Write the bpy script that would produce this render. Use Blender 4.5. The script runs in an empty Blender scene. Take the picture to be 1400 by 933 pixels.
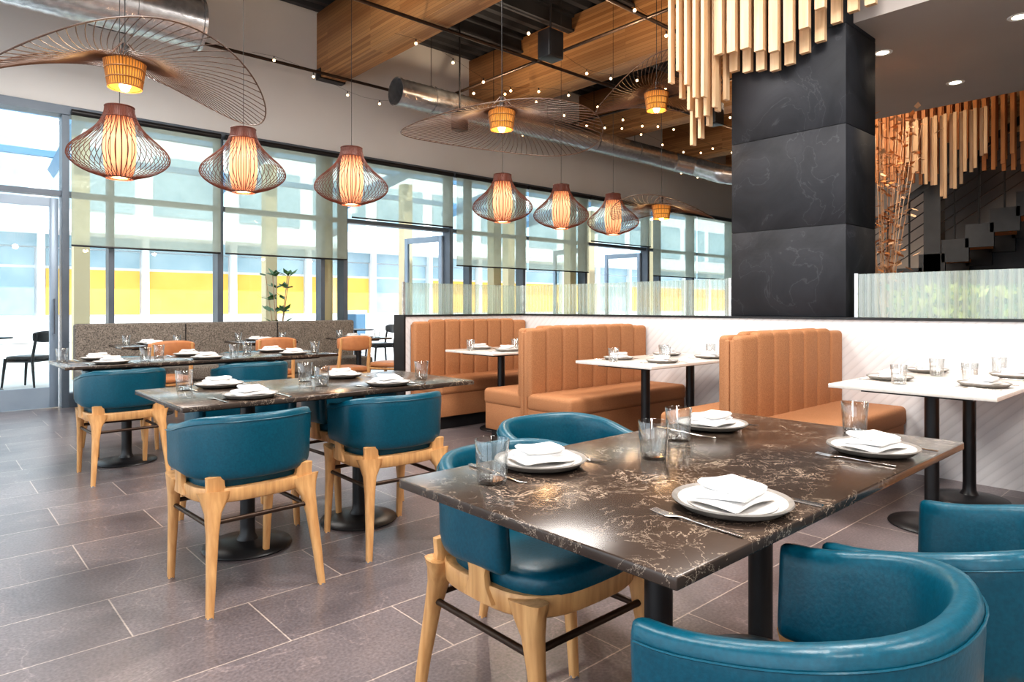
import bpy, bmesh, math, random
from mathutils import Vector, Matrix
random.seed(7)
S=bpy.context.scene
try:
    S.view_settings.view_transform='Standard'
    S.view_settings.look='Medium High Contrast'
except Exception: pass
pi=math.pi
# ------------------------------------------------------------ materials
def newmat(name):
    m=bpy.data.materials.new(name); m.use_nodes=True
    nt=m.node_tree; b=nt.nodes['Principled BSDF']
    return m,nt,b
def setp(b,**k):
    for kk,v in k.items():
        kk={'col':'Base Color','rough':'Roughness','metal':'Metallic','trans':'Transmission Weight','ior':'IOR','ec':'Emission Color','es':'Emission Strength','coat':'Coat Weight','spec':'Specular IOR Level','sheen':'Sheen Weight'}[kk]
        if kk in b.inputs:
            b.inputs[kk].default_value=(tuple(v)+(1,) if isinstance(v,(tuple,list)) and len(v)==3 else v)
def N(nt,t,**k):
    n=nt.nodes.new(t)
    for a,v in k.items(): setattr(n,a,v)
    return n
def coords(nt,scale=(1,1,1),loc=(0,0,0),rot=(0,0,0)):
    tc=N(nt,'ShaderNodeTexCoord'); mp=N(nt,'ShaderNodeMapping')
    mp.inputs['Scale'].default_value=scale; mp.inputs['Location'].default_value=loc; mp.inputs['Rotation'].default_value=rot
    nt.links.new(tc.outputs['Object'],mp.inputs['Vector']); return mp.outputs['Vector']
def ramp(nt,fac,stops):
    r=N(nt,'ShaderNodeValToRGB'); nt.links.new(fac,r.inputs['Fac'])
    e=r.color_ramp.elements
    while len(e)<len(stops): e.new(0.5)
    for i,(p,c) in enumerate(stops):
        e[i].position=p; e[i].color=tuple(c)+(1,) if len(c)==3 else c
    return r.outputs['Color']
def bump(nt,b,h,st=0.2,dist=0.01):
    n=N(nt,'ShaderNodeBump'); n.inputs['Strength'].default_value=st; n.inputs['Distance'].default_value=dist
    nt.links.new(h,n.inputs['Height']); nt.links.new(n.outputs['Normal'],b.inputs['Normal'])
def noisy(name,c1,c2,scale=(5,5,5),nscale=1.0,detail=4,bst=0,**k):
    m,nt,b=newmat(name); setp(b,**k)
    v=coords(nt,scale); n=N(nt,'ShaderNodeTexNoise'); n.inputs['Scale'].default_value=nscale; n.inputs['Detail'].default_value=detail
    nt.links.new(v,n.inputs['Vector'])
    c=ramp(nt,n.outputs['Fac'],[(0.3,c1),(0.7,c2)])
    nt.links.new(c,b.inputs['Base Color'])
    if bst: bump(nt,b,n.outputs['Fac'],bst)
    return m
M={}
M['teal']=noisy('teal_leather',(0.0,0.066,0.105),(0.0,0.090,0.140),(60,60,60),2,3,0.06,rough=0.34)
M['oak']=noisy('oak_wood',(0.52,0.26,0.10),(0.74,0.43,0.19),(30,30,3),1.5,6,0.05,rough=0.42)
M['bronze']=noisy('dark_bronze_metal',(0.05,0.03,0.022),(0.07,0.045,0.03),(8,8,8),rough=0.4,metal=0.6)
M['black']=noisy('black_metal',(0.010,0.010,0.011),(0.02,0.02,0.022),(8,8,8),rough=0.38)
M['tan']=noisy('tan_woven_upholstery',(0.33,0.146,0.062),(0.49,0.230,0.106),(220,220,220),1,2,0.25,rough=0.75)
M['tan2']=noisy('tan_leather',(0.44,0.18,0.075),(0.50,0.215,0.09),(20,20,20),1,2,0.03,rough=0.5)
M['white']=noisy('white_wall_paint',(0.76,0.75,0.735),(0.80,0.79,0.775),(1,1,1),rough=0.85)
M['grey']=noisy('warm_grey_plaster',(0.38,0.345,0.325),(0.43,0.39,0.365),(1,1,1),rough=0.9)
M['frame']=noisy('window_frame_aluminium',(0.10,0.125,0.155),(0.13,0.155,0.19),(3,3,3),rough=0.45,metal=0.3)
M['frameL']=noisy('pale_door_frame',(0.26,0.33,0.41),(0.31,0.38,0.46),(3,3,3),rough=0.4,metal=0.3)
M['steel']=noisy('galvanised_steel',(0.55,0.55,0.56),(0.82,0.82,0.83),(6,6,6),3,2,rough=0.26,metal=0.8)
M['silver']=noisy('polished_cutlery_steel',(0.7,0.68,0.66),(0.8,0.78,0.76),(6,6,6),rough=0.18,metal=1.0)
M['deck']=noisy('dark_metal_deck',(0.035,0.038,0.044),(0.065,0.067,0.074),(2,2,2),rough=0.5,metal=0.2)
M['plate']=noisy('stoneware_glaze',(0.60,0.58,0.56),(0.70,0.68,0.66),(40,40,40),rough=0.35)
M['platerim']=noisy('stoneware_rim',(0.18,0.165,0.15),(0.29,0.265,0.24),(40,40,40),rough=0.45)
M['napkin']=noisy('white_linen',(0.76,0.75,0.74),(0.82,0.81,0.80),(400,400,400),1,2,0.1,rough=0.9)
M['quartz']=noisy('white_quartz',(0.68,0.64,0.59),(0.78,0.74,0.69),(12,12,12),2,6,rough=0.2)
M['bench']=noisy('grey_tweed',(0.07,0.06,0.052),(0.30,0.26,0.22),(90,90,90),1,3,0.2,rough=0.9)
M['slat']=noisy('pale_ash_slat',(0.62,0.41,0.235),(0.76,0.54,0.34),(20,20,2),1.5,5,rough=0.5)
M['slatO']=noisy('amber_wood_slat',(0.46,0.17,0.05),(0.62,0.27,0.09),(20,20,2),1.5,5,rough=0.5)
M['bulbwire']=noisy('burgundy_lamp_wire',(0.085,0.020,0.012),(0.13,0.034,0.018),(5,5,5),rough=0.5)
M['hatwire']=noisy('brown_fibreglass_wire',(0.07,0.035,0.022),(0.10,0.05,0.03),(5,5,5),rough=0.5)
M['gold']=noisy('amber_basket_wire',(0.30,0.11,0.02),(0.38,0.15,0.03),(5,5,5),rough=0.4)
M['ground']=noisy('pale_pavement',(0.58,0.58,0.57),(0.70,0.69,0.68),(1,1,1),rough=0.9)
M['yellow']=noisy('yellow_facade',(0.80,0.44,0.08),(0.86,0.50,0.11),(1,1,1),rough=0.7)
M['facade']=noisy('white_facade',(0.76,0.78,0.80),(0.82,0.83,0.85),(1,1,1),rough=0.7)
M['facadeglass']=noisy('facade_glazing',(0.22,0.34,0.42),(0.42,0.54,0.60),(0.6,0.6,0.6),rough=0.15)
M['canopy']=noisy('blue_canopy_steel',(0.10,0.22,0.36),(0.15,0.28,0.42),(1,1,1),rough=0.5)
M['leaf']=noisy('green_leaf',(0.04,0.12,0.03),(0.08,0.2,0.05),(9,9,9),rough=0.5)
M['leafRefl']=noisy('lime_reflection_leaf',(0.20,0.28,0.04),(0.46,0.48,0.10),(9,9,9),rough=0.5)  # green reflection tone for the stand-in hedge behind the screen
M['dried']=noisy('dried_branch',(0.45,0.25,0.14),(0.75,0.5,0.32),(9,9,9),rough=0.8)
M['cream']=noisy('cream_post',(0.62,0.50,0.30),(0.68,0.56,0.36),(1,1,1),rough=0.6)
M['pot']=noisy('clay_pot',(0.3,0.28,0.26),(0.4,0.38,0.35),(9,9,9),rough=0.7)
def emis(name,c,s):
    m,nt,b=newmat(name); setp(b,col=c,ec=c,es=s,rough=0.6)
    v=coords(nt,(8,8,8)); n=N(nt,'ShaderNodeTexNoise'); nt.links.new(v,n.inputs['Vector'])
    cc=ramp(nt,n.outputs['Fac'],[(0.2,[x*0.9 for x in c]),(0.8,c)]); nt.links.new(cc,b.inputs['Emission Color']); return m
M['bulb']=emis('warm_bulb',(1.0,0.66,0.28),12)
M['fairy']=emis('fairy_bulb',(1.0,0.66,0.36),7)
M['down']=emis('downlight_lens',(1.0,0.85,0.6),10)
m,nt,b=newmat('lit_basket_liner'); setp(b,col=(0.4,0.16,0.03),rough=0.6)
v=coords(nt); sx=N(nt,'ShaderNodeSeparateXYZ'); nt.links.new(v,sx.inputs[0])
mr=N(nt,'ShaderNodeMapRange'); mr.inputs['From Min'].default_value=-.15; mr.inputs['From Max'].default_value=.02
nt.links.new(sx.outputs['Z'],mr.inputs['Value'])
c=ramp(nt,mr.outputs['Result'],[(0.0,(0.9,0.42,0.08)),(0.45,(1.0,0.45,0.08)),(1.0,(0.42,0.13,0.02))])
nt.links.new(c,b.inputs['Emission Color']); b.inputs['Emission Strength'].default_value=.75; M['inglow']=m
m,nt,b=newmat('glowing_inner_shade'); setp(b,col=(0.45,0.2,0.12),rough=0.6)
v=coords(nt); sx=N(nt,'ShaderNodeSeparateXYZ'); nt.links.new(v,sx.inputs[0])
mr=N(nt,'ShaderNodeMapRange'); mr.inputs['From Min'].default_value=0; mr.inputs['From Max'].default_value=0.5
nt.links.new(sx.outputs['Z'],mr.inputs['Value'])
c=ramp(nt,mr.outputs['Result'],[(0.0,(0.45,0.08,0.03)),(0.2,(0.95,0.42,0.20)),(0.6,(1.0,0.62,0.33)),(0.8,(0.95,0.36,0.14)),(1.0,(0.30,0.04,0.02))])
nt.links.new(c,b.inputs['Emission Color']); b.inputs['Emission Strength'].default_value=1.2; M['inner']=m
# dark stone table
m,nt,b=newmat('dark_veined_stone'); setp(b,rough=0.2)
v=coords(nt,(1,1,1))
n0=N(nt,'ShaderNodeTexNoise'); n0.inputs['Scale'].default_value=5; n0.inputs['Detail'].default_value=5; nt.links.new(v,n0.inputs['Vector'])
def veins(scale,w,dist):
    n=N(nt,'ShaderNodeTexNoise'); n.inputs['Scale'].default_value=scale; n.inputs['Detail'].default_value=7; n.inputs['Roughness'].default_value=0.66; n.inputs['Distortion'].default_value=dist
    nt.links.new(v,n.inputs['Vector'])
    a=N(nt,'ShaderNodeMath',operation='SUBTRACT'); a.inputs[1].default_value=0.5; nt.links.new(n.outputs['Fac'],a.inputs[0])
    a2=N(nt,'ShaderNodeMath',operation='ABSOLUTE'); nt.links.new(a.outputs[0],a2.inputs[0])
    r=N(nt,'ShaderNodeMapRange'); r.inputs['From Min'].default_value=0; r.inputs['From Max'].default_value=w; r.inputs['To Min'].default_value=1; r.inputs['To Max'].default_value=0
    nt.links.new(a2.outputs[0],r.inputs['Value']); return r.outputs['Result']
v1=veins(7,0.005,0.5); v2=veins(12,0.010,.7)
msk=N(nt,'ShaderNodeMapRange'); msk.inputs['From Min'].default_value=0.47; msk.inputs['From Max'].default_value=0.60; nt.links.new(n0.outputs['Fac'],msk.inputs['Value'])
mx=N(nt,'ShaderNodeMath',operation='MULTIPLY'); nt.links.new(v2,mx.inputs[0]); nt.links.new(msk.outputs[0],mx.inputs[1])
mx1=N(nt,'ShaderNodeMath',operation='MULTIPLY'); nt.links.new(v1,mx1.inputs[0]); mx1.inputs[1].default_value=0.45
ad=N(nt,'ShaderNodeMath',operation='ADD',use_clamp=True); nt.links.new(mx.outputs[0],ad.inputs[0]); nt.links.new(mx1.outputs[0],ad.inputs[1])
base=ramp(nt,n0.outputs['Fac'],[(0.3,(0.036,0.024,0.018)),(0.7,(0.064,0.044,0.034))])
mix=N(nt,'ShaderNodeMixRGB'); nt.links.new(ad.outputs[0],mix.inputs['Fac']); nt.links.new(base,mix.inputs['Color1']); mix.inputs['Color2'].default_value=(0.66,0.52,0.40,1)
nt.links.new(mix.outputs[0],b.inputs['Base Color']); M['stone']=m
# floor tiles
m,nt,b=newmat('grey_floor_tile'); setp(b,rough=0.30)
v=coords(nt,(1,1,1),(0.23,0.18,0))
br=N(nt,'ShaderNodeTexBrick'); br.offset=0.5; br.inputs['Scale'].default_value=1; br.inputs['Brick Width'].default_value=0.8; br.inputs['Row Height'].default_value=0.4
br.inputs['Mortar Size'].default_value=0.0028; br.inputs['Mortar Smooth'].default_value=0.1
br.inputs['Color1'].default_value=(0.126,0.106,0.110,1); br.inputs['Color2'].default_value=(0.178,0.152,0.157,1); br.inputs['Mortar'].default_value=(0.42,0.35,0.31,1)
nt.links.new(v,br.inputs['Vector'])
n=N(nt,'ShaderNodeTexNoise'); n.inputs['Scale'].default_value=2.2; n.inputs['Detail'].default_value=8; n.inputs['Distortion'].default_value=0.8; nt.links.new(v,n.inputs['Vector'])
rc=ramp(nt,n.outputs['Fac'],[(0.25,(0.62,0.62,0.64)),(0.495,(1,1,1)),(0.5,(1.5,1.45,1.4)),(0.505,(1,1,1)),(0.75,(1.28,1.25,1.22))])
n3=N(nt,'ShaderNodeTexNoise'); n3.inputs['Scale'].default_value=90; n3.inputs['Detail'].default_value=4; nt.links.new(v,n3.inputs['Vector'])
rc3=ramp(nt,n3.outputs['Fac'],[(0.3,(0.72,0.72,0.72)),(0.7,(1.28,1.28,1.28))])
mm=N(nt,'ShaderNodeMixRGB',blend_type='MULTIPLY'); mm.inputs['Fac'].default_value=1; nt.links.new(br.outputs['Color'],mm.inputs['Color1']); nt.links.new(rc,mm.inputs['Color2'])
mm2=N(nt,'ShaderNodeMixRGB',blend_type='MULTIPLY'); mm2.inputs['Fac'].default_value=1; nt.links.new(mm.outputs[0],mm2.inputs['Color1']); nt.links.new(rc3,mm2.inputs['Color2'])
nt.links.new(mm2.outputs[0],b.inputs['Base Color']); bump(nt,b,n3.outputs['Fac'],0.06,0.003); M['floor']=m
# slate
m,nt,b=newmat('black_slate_tile'); setp(b,rough=0.6,spec=.35)
v=coords(nt,(1,1,1)); n=N(nt,'ShaderNodeTexNoise'); n.inputs['Scale'].default_value=2.2; n.inputs['Detail'].default_value=10; n.inputs['Distortion'].default_value=1.0; nt.links.new(v,n.inputs['Vector'])
c=ramp(nt,n.outputs['Fac'],[(0.3,(0.013,0.015,0.019)),(0.494,(0.023,0.025,0.031)),(0.5,(0.045,0.047,0.055)),(0.506,(0.023,0.025,0.031)),(0.8,(0.036,0.038,0.046))])
nt.links.new(c,b.inputs['Base Color']); bump(nt,b,n.outputs['Fac'],0.5,0.02); M['slate']=m
# glulam
m,nt,b=newmat('glulam_timber'); setp(b,rough=0.5)
v=coords(nt,(1,1,1)); sx=N(nt,'ShaderNodeSeparateXYZ'); nt.links.new(v,sx.inputs[0])
w=N(nt,'ShaderNodeTexBrick'); w.offset=0.37; w.inputs['Scale'].default_value=1; w.inputs['Brick Width'].default_value=1.9; w.inputs['Row Height'].default_value=0.045; w.inputs['Mortar Size'].default_value=0.0014
w.inputs['Color1'].default_value=(0.38,0.17,0.06,1); w.inputs['Color2'].default_value=(0.62,0.33,0.14,1); w.inputs['Mortar'].default_value=(0.22,0.09,0.03,1)
cb=N(nt,'ShaderNodeCombineXYZ'); nt.links.new(sx.outputs['Y'],cb.inputs['X'])
adx=N(nt,'ShaderNodeMath',operation='ADD'); nt.links.new(sx.outputs['Z'],adx.inputs[0]); nt.links.new(sx.outputs['X'],adx.inputs[1])
nt.links.new(adx.outputs[0],cb.inputs['Y']); nt.links.new(cb.outputs[0],w.inputs['Vector']); nt.links.new(w.outputs['Color'],b.inputs['Base Color']); M['glulam']=m
# chevron white tile
m,nt,b=newmat('white_chevron_tile'); setp(b,rough=0.35,col=(0.8,0.79,0.78))
v=coords(nt,(1,1,1),(0,0,0)); w=N(nt,'ShaderNodeTexWave'); w.wave_type='BANDS'; w.bands_direction='DIAGONAL'; w.inputs['Scale'].default_value=9; w.inputs['Distortion'].default_value=0.3
nt.links.new(v,w.inputs['Vector']); c=ramp(nt,w.outputs['Fac'],[(0,(0.69,0.685,0.69)),(0.12,(0.75,0.745,0.75)),(1,(0.77,0.765,0.77))]); nt.links.new(c,b.inputs['Base Color']); bump(nt,b,w.outputs['Fac'],0.08); M['chev']=m
def thin(name,tint=(0.95,0.98,0.98),k=0.5,base=.03,rough=0.0,ex=3.0):
    m=bpy.data.materials.new(name); m.use_nodes=True; nt=m.node_tree; nt.nodes.clear()
    o=N(nt,'ShaderNodeOutputMaterial'); t=N(nt,'ShaderNodeBsdfTransparent'); t.inputs[0].default_value=tuple(tint)+(1,)
    g=N(nt,'ShaderNodeBsdfGlossy'); g.inputs['Roughness'].default_value=rough
    f=N(nt,'ShaderNodeLayerWeight'); f.inputs['Blend'].default_value=.5
    p=N(nt,'ShaderNodeMath',operation='POWER'); p.inputs[1].default_value=ex; nt.links.new(f.outputs['Facing'],p.inputs[0])
    q=N(nt,'ShaderNodeMath',operation='MULTIPLY_ADD'); q.inputs[1].default_value=k; q.inputs[2].default_value=base; nt.links.new(p.outputs[0],q.inputs[0])
    mx=N(nt,'ShaderNodeMixShader'); nt.links.new(q.outputs[0],mx.inputs[0]); nt.links.new(t.outputs[0],mx.inputs[1]); nt.links.new(g.outputs[0],mx.inputs[2]); nt.links.new(mx.outputs[0],o.inputs[0]); return m
M['pane']=thin('window_glass',k=.25,base=.02)
M['tumbler']=thin('clear_tumbler_glass',(0.97,0.98,0.98),k=.85,base=.11,rough=.02,ex=2.4)
def sheet(name,c1,c2,opq,tint=(1,1,1),gl=0,wave=False):
    m=bpy.data.materials.new(name); m.use_nodes=True; nt=m.node_tree; nt.nodes.clear()
    o=N(nt,'ShaderNodeOutputMaterial'); t=N(nt,'ShaderNodeBsdfTransparent'); t.inputs[0].default_value=tuple(tint)+(1,)
    d=N(nt,'ShaderNodeBsdfDiffuse'); tl=N(nt,'ShaderNodeBsdfTranslucent')
    v=coords(nt,(2,2,2)); n=N(nt,'ShaderNodeTexNoise'); nt.links.new(v,n.inputs['Vector']); c=ramp(nt,n.outputs['Fac'],[(0.3,c1),(0.7,c2)])
    nt.links.new(c,d.inputs[0]); nt.links.new(c,tl.inputs[0])
    a=N(nt,'ShaderNodeMixShader'); a.inputs[0].default_value=0.6; nt.links.new(d.outputs[0],a.inputs[1]); nt.links.new(tl.outputs[0],a.inputs[2])
    a2=N(nt,'ShaderNodeMixShader'); a2.inputs[0].default_value=opq; nt.links.new(t.outputs[0],a2.inputs[1]); nt.links.new(a.outputs[0],a2.inputs[2])
    if wave:
        v2=coords(nt); sx=N(nt,'ShaderNodeSeparateXYZ'); nt.links.new(v2,sx.inputs[0])
        s1=N(nt,'ShaderNodeMath',operation='ADD'); nt.links.new(sx.outputs['X'],s1.inputs[0]); nt.links.new(sx.outputs['Y'],s1.inputs[1])
        s2=N(nt,'ShaderNodeMath',operation='MULTIPLY'); s2.inputs[1].default_value=2*pi/.05; nt.links.new(s1.outputs[0],s2.inputs[0])
        s3=N(nt,'ShaderNodeMath',operation='SINE'); nt.links.new(s2.outputs[0],s3.inputs[0])
        s4=N(nt,'ShaderNodeMath',operation='MULTIPLY_ADD'); s4.inputs[1].default_value=.22; s4.inputs[2].default_value=opq; nt.links.new(s3.outputs[0],s4.inputs[0])
        nt.links.new(s4.outputs[0],a2.inputs[0])
    last=a2
    if gl:
        g=N(nt,'ShaderNodeBsdfGlossy'); g.inputs['Roughness'].default_value=.08; a3=N(nt,'ShaderNodeMixShader'); a3.inputs[0].default_value=gl
        nt.links.new(a2.outputs[0],a3.inputs[1]); nt.links.new(g.outputs[0],a3.inputs[2]); last=a3
    nt.links.new(last.outputs[0],o.inputs[0]); return m
M['sheer']=sheet('sheer_roller_shade',(0.60,0.61,0.53),(0.64,0.65,0.57),.38,(0.90,.94,.91))
M['reed']=sheet('reeded_glass',(0.74,0.82,0.77),(0.80,0.88,0.82),.24,(0.95,1,.95),.12,True)

# ------------------------------------------------------------ mesh builder
class MB:
    def __init__(s): s.v=[];s.f=[];s.m=[];s.s=[]
    def add(s,vs,fs,m=0,smooth=True,X=None):
        o=len(s.v)
        for p in vs:
            p=Vector(p)
            if X is not None: p=X@p
            s.v.append(tuple(p))
        for f in fs: s.f.append([i+o for i in f]); s.m.append(m); s.s.append(smooth)
    def box(s,x0,x1,y0,y1,z0,z1,m=0,bev=0,seg=2,X=None,fn=None):
        if bev<=0:
            vs=[(x,y,z) for x in(x0,x1) for y in(y0,y1) for z in(z0,z1)]
            fs=[(0,1,3,2),(4,6,7,5),(0,4,5,1),(2,3,7,6),(0,2,6,4),(1,5,7,3)]
            if fn: vs=[fn(*p) for p in vs]
            s.add(vs,fs,m,False,X); return
        bm=bmesh.new(); bmesh.ops.create_cube(bm,size=1)
        for v in bm.verts: v.co=Vector(((x0+x1)/2+v.co.x*(x1-x0),(y0+y1)/2+v.co.y*(y1-y0),(z0+z1)/2+v.co.z*(z1-z0)))
        bmesh.ops.bevel(bm,geom=bm.edges[:],offset=bev,segments=seg,profile=0.5,affect='EDGES')
        bm.verts.index_update()
        vs=[tuple(v.co) for v in bm.verts]
        if fn: vs=[fn(*p) for p in vs]
        s.add(vs,[[v.index for v in f.verts] for f in bm.faces],m,seg>1,X); bm.free()
    def sweep(s,pts,prof,sc=None,m=0,up=(0,0,1),closed=False,cap=True,X=None,smooth=True):
        pts=[Vector(p) for p in pts]; n=len(pts); k=len(prof); vs=[]
        up=Vector(up)
        for i,p in enumerate(pts):
            if closed: t=pts[(i+1)%n]-pts[i-1]
            else: t=pts[min(i+1,n-1)]-pts[max(i-1,0)]
            t.normalize(); sd=t.cross(up)
            if sd.length<1e-4: sd=t.cross(Vector((0.3,1,0)))
            sd.normalize(); u=sd.cross(t)
            a,b=(1,1) if sc is None else (sc[i] if isinstance(sc[i],(tuple,list)) else (sc[i],sc[i]))
            for (x,y) in prof: vs.append(p+sd*x*a+u*y*b)
        fs=[]
        for i in range(n if closed else n-1):
            j=(i+1)%n
            for q in range(k): fs.append((i*k+q,i*k+(q+1)%k,j*k+(q+1)%k,j*k+q))
        if cap and not closed:
            fs.append(tuple(range(k))[::-1]); fs.append(tuple((n-1)*k+q for q in range(k)))
        s.add(vs,fs,m,smooth,X)
    def cyl(s,p0,p1,r0,r1=None,m=0,n=16,X=None):
        if r1 is None: r1=r0
        t=Vector(p1)-Vector(p0)
        up=(0,1,0) if abs(t.normalized().z)>0.9 else (0,0,1)
        s.sweep([p0,p1],circ(n),[r0,r1],m,up,X=X)
    def lathe(s,prof,m=0,n=32,c=(0,0,0),X=None,closed=False):
        vs=[];fs=[];k=len(prof)
        for i in range(n):
            a=2*pi*i/n
            for r,z in prof: vs.append((c[0]+r*math.cos(a),c[1]+r*math.sin(a),c[2]+z))
        for i in range(n):
            j=(i+1)%n
            for q in range(k if closed else k-1):
                q2=(q+1)%k; fs.append((i*k+q,j*k+q,j*k+q2,i*k+q2))
        s.add(vs,fs,m,True,X)
    def loft(s,loops,m=0,caps=True,smooth=True,X=None):
        k=len(loops[0]);vs=[p for l in loops for p in l];fs=[]
        for i in range(len(loops)-1):
            for q in range(k): fs.append((i*k+q,i*k+(q+1)%k,(i+1)*k+(q+1)%k,(i+1)*k+q))
        if caps: fs.append(tuple(range(k))[::-1]); fs.append(tuple((len(loops)-1)*k+q for q in range(k)))
        s.add(vs,fs,m,smooth,X)
    def sphere(s,c,r,m=0,n=8,k=6):
        s.lathe([(max(r*math.sin(pi*i/k),1e-5),-r*math.cos(pi*i/k)) for i in range(k+1)],m,n,c)
    def mesh(s,name,mats):
        me=bpy.data.meshes.new(name); me.from_pydata(s.v,[],s.f); 
        for q in mats: me.materials.append(M[q])
        me.polygons.foreach_set('material_index',s.m); me.polygons.foreach_set('use_smooth',s.s)
        bm=bmesh.new(); bm.from_mesh(me); bmesh.ops.remove_doubles(bm,verts=bm.verts,dist=1e-5); bmesh.ops.recalc_face_normals(bm,faces=bm.faces); bm.to_mesh(me); bm.free()
        try:
            me.set_sharp_from_angle(angle=math.radians(50))
        except Exception: pass
        me.update(); return me
    def obj(s,name,mats,loc=(0,0,0),rz=0):
        return put(s.mesh(name,mats),name,loc,rz)
def put(me,name,loc=(0,0,0),rz=0):
    o=bpy.data.objects.new(name,me); o.location=loc; o.rotation_euler=(0,0,rz); S.collection.objects.link(o); return o
def circ(n): return [(math.cos(2*pi*i/n),math.sin(2*pi*i/n)) for i in range(n)]
def sg(v,e): return math.copysign(abs(v)**e,v)
def sup(n,e): return [(sg(math.cos(2*pi*i/n),e),sg(math.sin(2*pi*i/n),e)) for i in range(n)]
def RZ(a): return Matrix.Rotation(a,4,'Z')

# ------------------------------------------------------------ chair
def chair_mesh():
    b=MB(); a=.229; y0=-.025; bb=.195; yf=.112; ZB=.484; ZT=.738
    pl=[(-a,yf),(-a,.075),(-a,.035),(-a,.005)]
    for i in range(0,25):
        th=pi*i/24; pl.append((-a*sg(math.cos(th),.86),y0-bb*abs(math.sin(th))**.86))
    pl+=[(a,.005),(a,.035),(a,.075),(a,yf)]
    n=len(pl); loops=[]; K=20
    def ww(y):
        w=min(1,max(0,(y+.22)/(yf+.22))); return w*w*(3-2*w)
    def sec(i,x,y,nx,ny,th,hs=1):
        w=ww(y); zt=ZT-.058*w; zb=ZB+.014*w; mid=(zt+zb)/2; h=(zt-zb)/2*hs; L=[]
        for k in range(K):
            c,s_=math.cos(2*pi*k/K),math.sin(2*pi*k/K)
            o=th*sg(c,.6)*(1+.12*(s_<0)); z=mid+h*sg(s_,.42)
            lean=.016*((z-ZB)/.27)
            L.append((x+nx*(o+lean),y+ny*(o+lean),z))
        return L
    def nrm(i):
        x,y=pl[i]; p=pl[max(i-1,0)];q=pl[min(i+1,n-1)]; tx,ty=q[0]-p[0],q[1]-p[1]; l=math.hypot(tx,ty); nx,ny=ty/l,-tx/l
        if nx*x+ny*(y+.02)<0: nx,ny=-nx,-ny
        return nx,ny
    for i,(x,y) in enumerate(pl):
        nx,ny=nrm(i)
        if i==0: loops.append(sec(i,x,y+.018,nx,ny,.010,.93)); loops.append(sec(i,x,y+.012,nx,ny,.020,.98))
        loops.append(sec(i,x,y,nx,ny,.026))
        if i==n-1: loops.append(sec(i,x,y+.012,nx,ny,.020,.98)); loops.append(sec(i,x,y+.018,nx,ny,.010,.93))
    b.loft(loops,0)
    pts=[]
    for i,(x,y) in enumerate(pl):
        nx,ny=nrm(i); pts.append((x+nx*.0385,y+ny*.0385,ZT-.058*ww(y)-.024))
    b.sweep(pts,circ(5),[.002]*len(pts),0)
    def plan(sx,y1,y2,z,e=.55,n=40,f=1.0):
        cy=(y1+y2)/2; hy=(y2-y1)/2
        return [(sx*f*c,cy+hy*f*s_,z) for c,s_ in sup(n,e)]
    Ls=[plan(.212,-.19,.235,z,.6,f=f) for z,f in((.445,.97),(.453,1),(.477,1.0),(.490,.985),(.500,.94),(.506,.8),(.508,.45),(.508,.05))]
    b.loft(Ls,0)
    Ls=[plan(.236,-.222,.235,z,.62,f=f) for z,f in((.400,.9),(.400,.97),(.405,.99),(.450,1.0),(.455,.985),(.455,.8))]
    b.loft(Ls,1)
    rr=sup(12,.55)
    for sx in(-1,1):
        b.sweep([(sx*.226,-.262,0),(sx*.215,-.246,.14),(sx*.202,-.222,.29),(sx*.194,-.205,.37),(sx*.186,-.192,.41),(sx*.182,-.185,.445)],rr,[(.0135,.0135),(.017,.016),(.0215,.019),(.030,.022),(.048,.027),(.066,.030)],1,(0,1,0))
        b.sweep([(sx*.208,.240,0),(sx*.207,.227,.14),(sx*.207,.21,.29),(sx*.208,.2,.37),(sx*.209,.19,.41),(sx*.21,.185,.45)],rr,[(.0135,.0135),(.016,.0165),(.019,.0215),(.022,.029),(.025,.044),(.026,.06)],1,(0,1,0))
        b.cyl((sx*.226,-.262,0),(sx*.226,-.262,.006),.0145,m=3,n=10)
        b.cyl((sx*.208,.240,0),(sx*.208,.240,.006),.0145,m=3,n=10)
        b.sweep([(sx*.229,.03,.415),(sx*.234,.03,.455),(sx*.236,.03,.485),(sx*.236,.03,.52)],rr,[(.018,.06),(.014,.036),(.013,.034),(.014,.046)],1,(0,1,0))
        b.sweep([(sx*.178,-.186,.425),(sx*.18,-.190,.465),(sx*.182,-.192,.505)],rr,[(.05,.018),(.036,.014),(.036,.014)],1,(0,1,0))
        b.cyl((sx*.2,-.222,.32),(sx*.206,.208,.32),.0095,m=2,n=8)
    b.cyl((-.198,-.215,.335),(.198,-.215,.335),.0095,m=2,n=8)
    b.cyl((-.206,.208,.335),(.206,.208,.335),.0095,m=2,n=8)
    return b.mesh('dining_chair',['teal','oak','bronze','steel'])
CH=chair_mesh()
def chair(x,y,face=0): put(CH,'dining_chair',(x,y,0),face)
chair(1.03,2.85,math.radians(2)); chair(1.77,2.92,math.radians(-3))
chair(1.30,3.62,pi); chair(1.93,3.60,pi+.05)
chair(1.305,1.345,pi); chair(1.77,1.63,pi-.12)
chair(1.065,.505,0); chair(1.605,.435,math.radians(-4))
chair(1.07,5.24,.03); chair(1.95,5.22,0); chair(1.25,6.15,pi); chair(2.3,6.15,pi)

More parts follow.
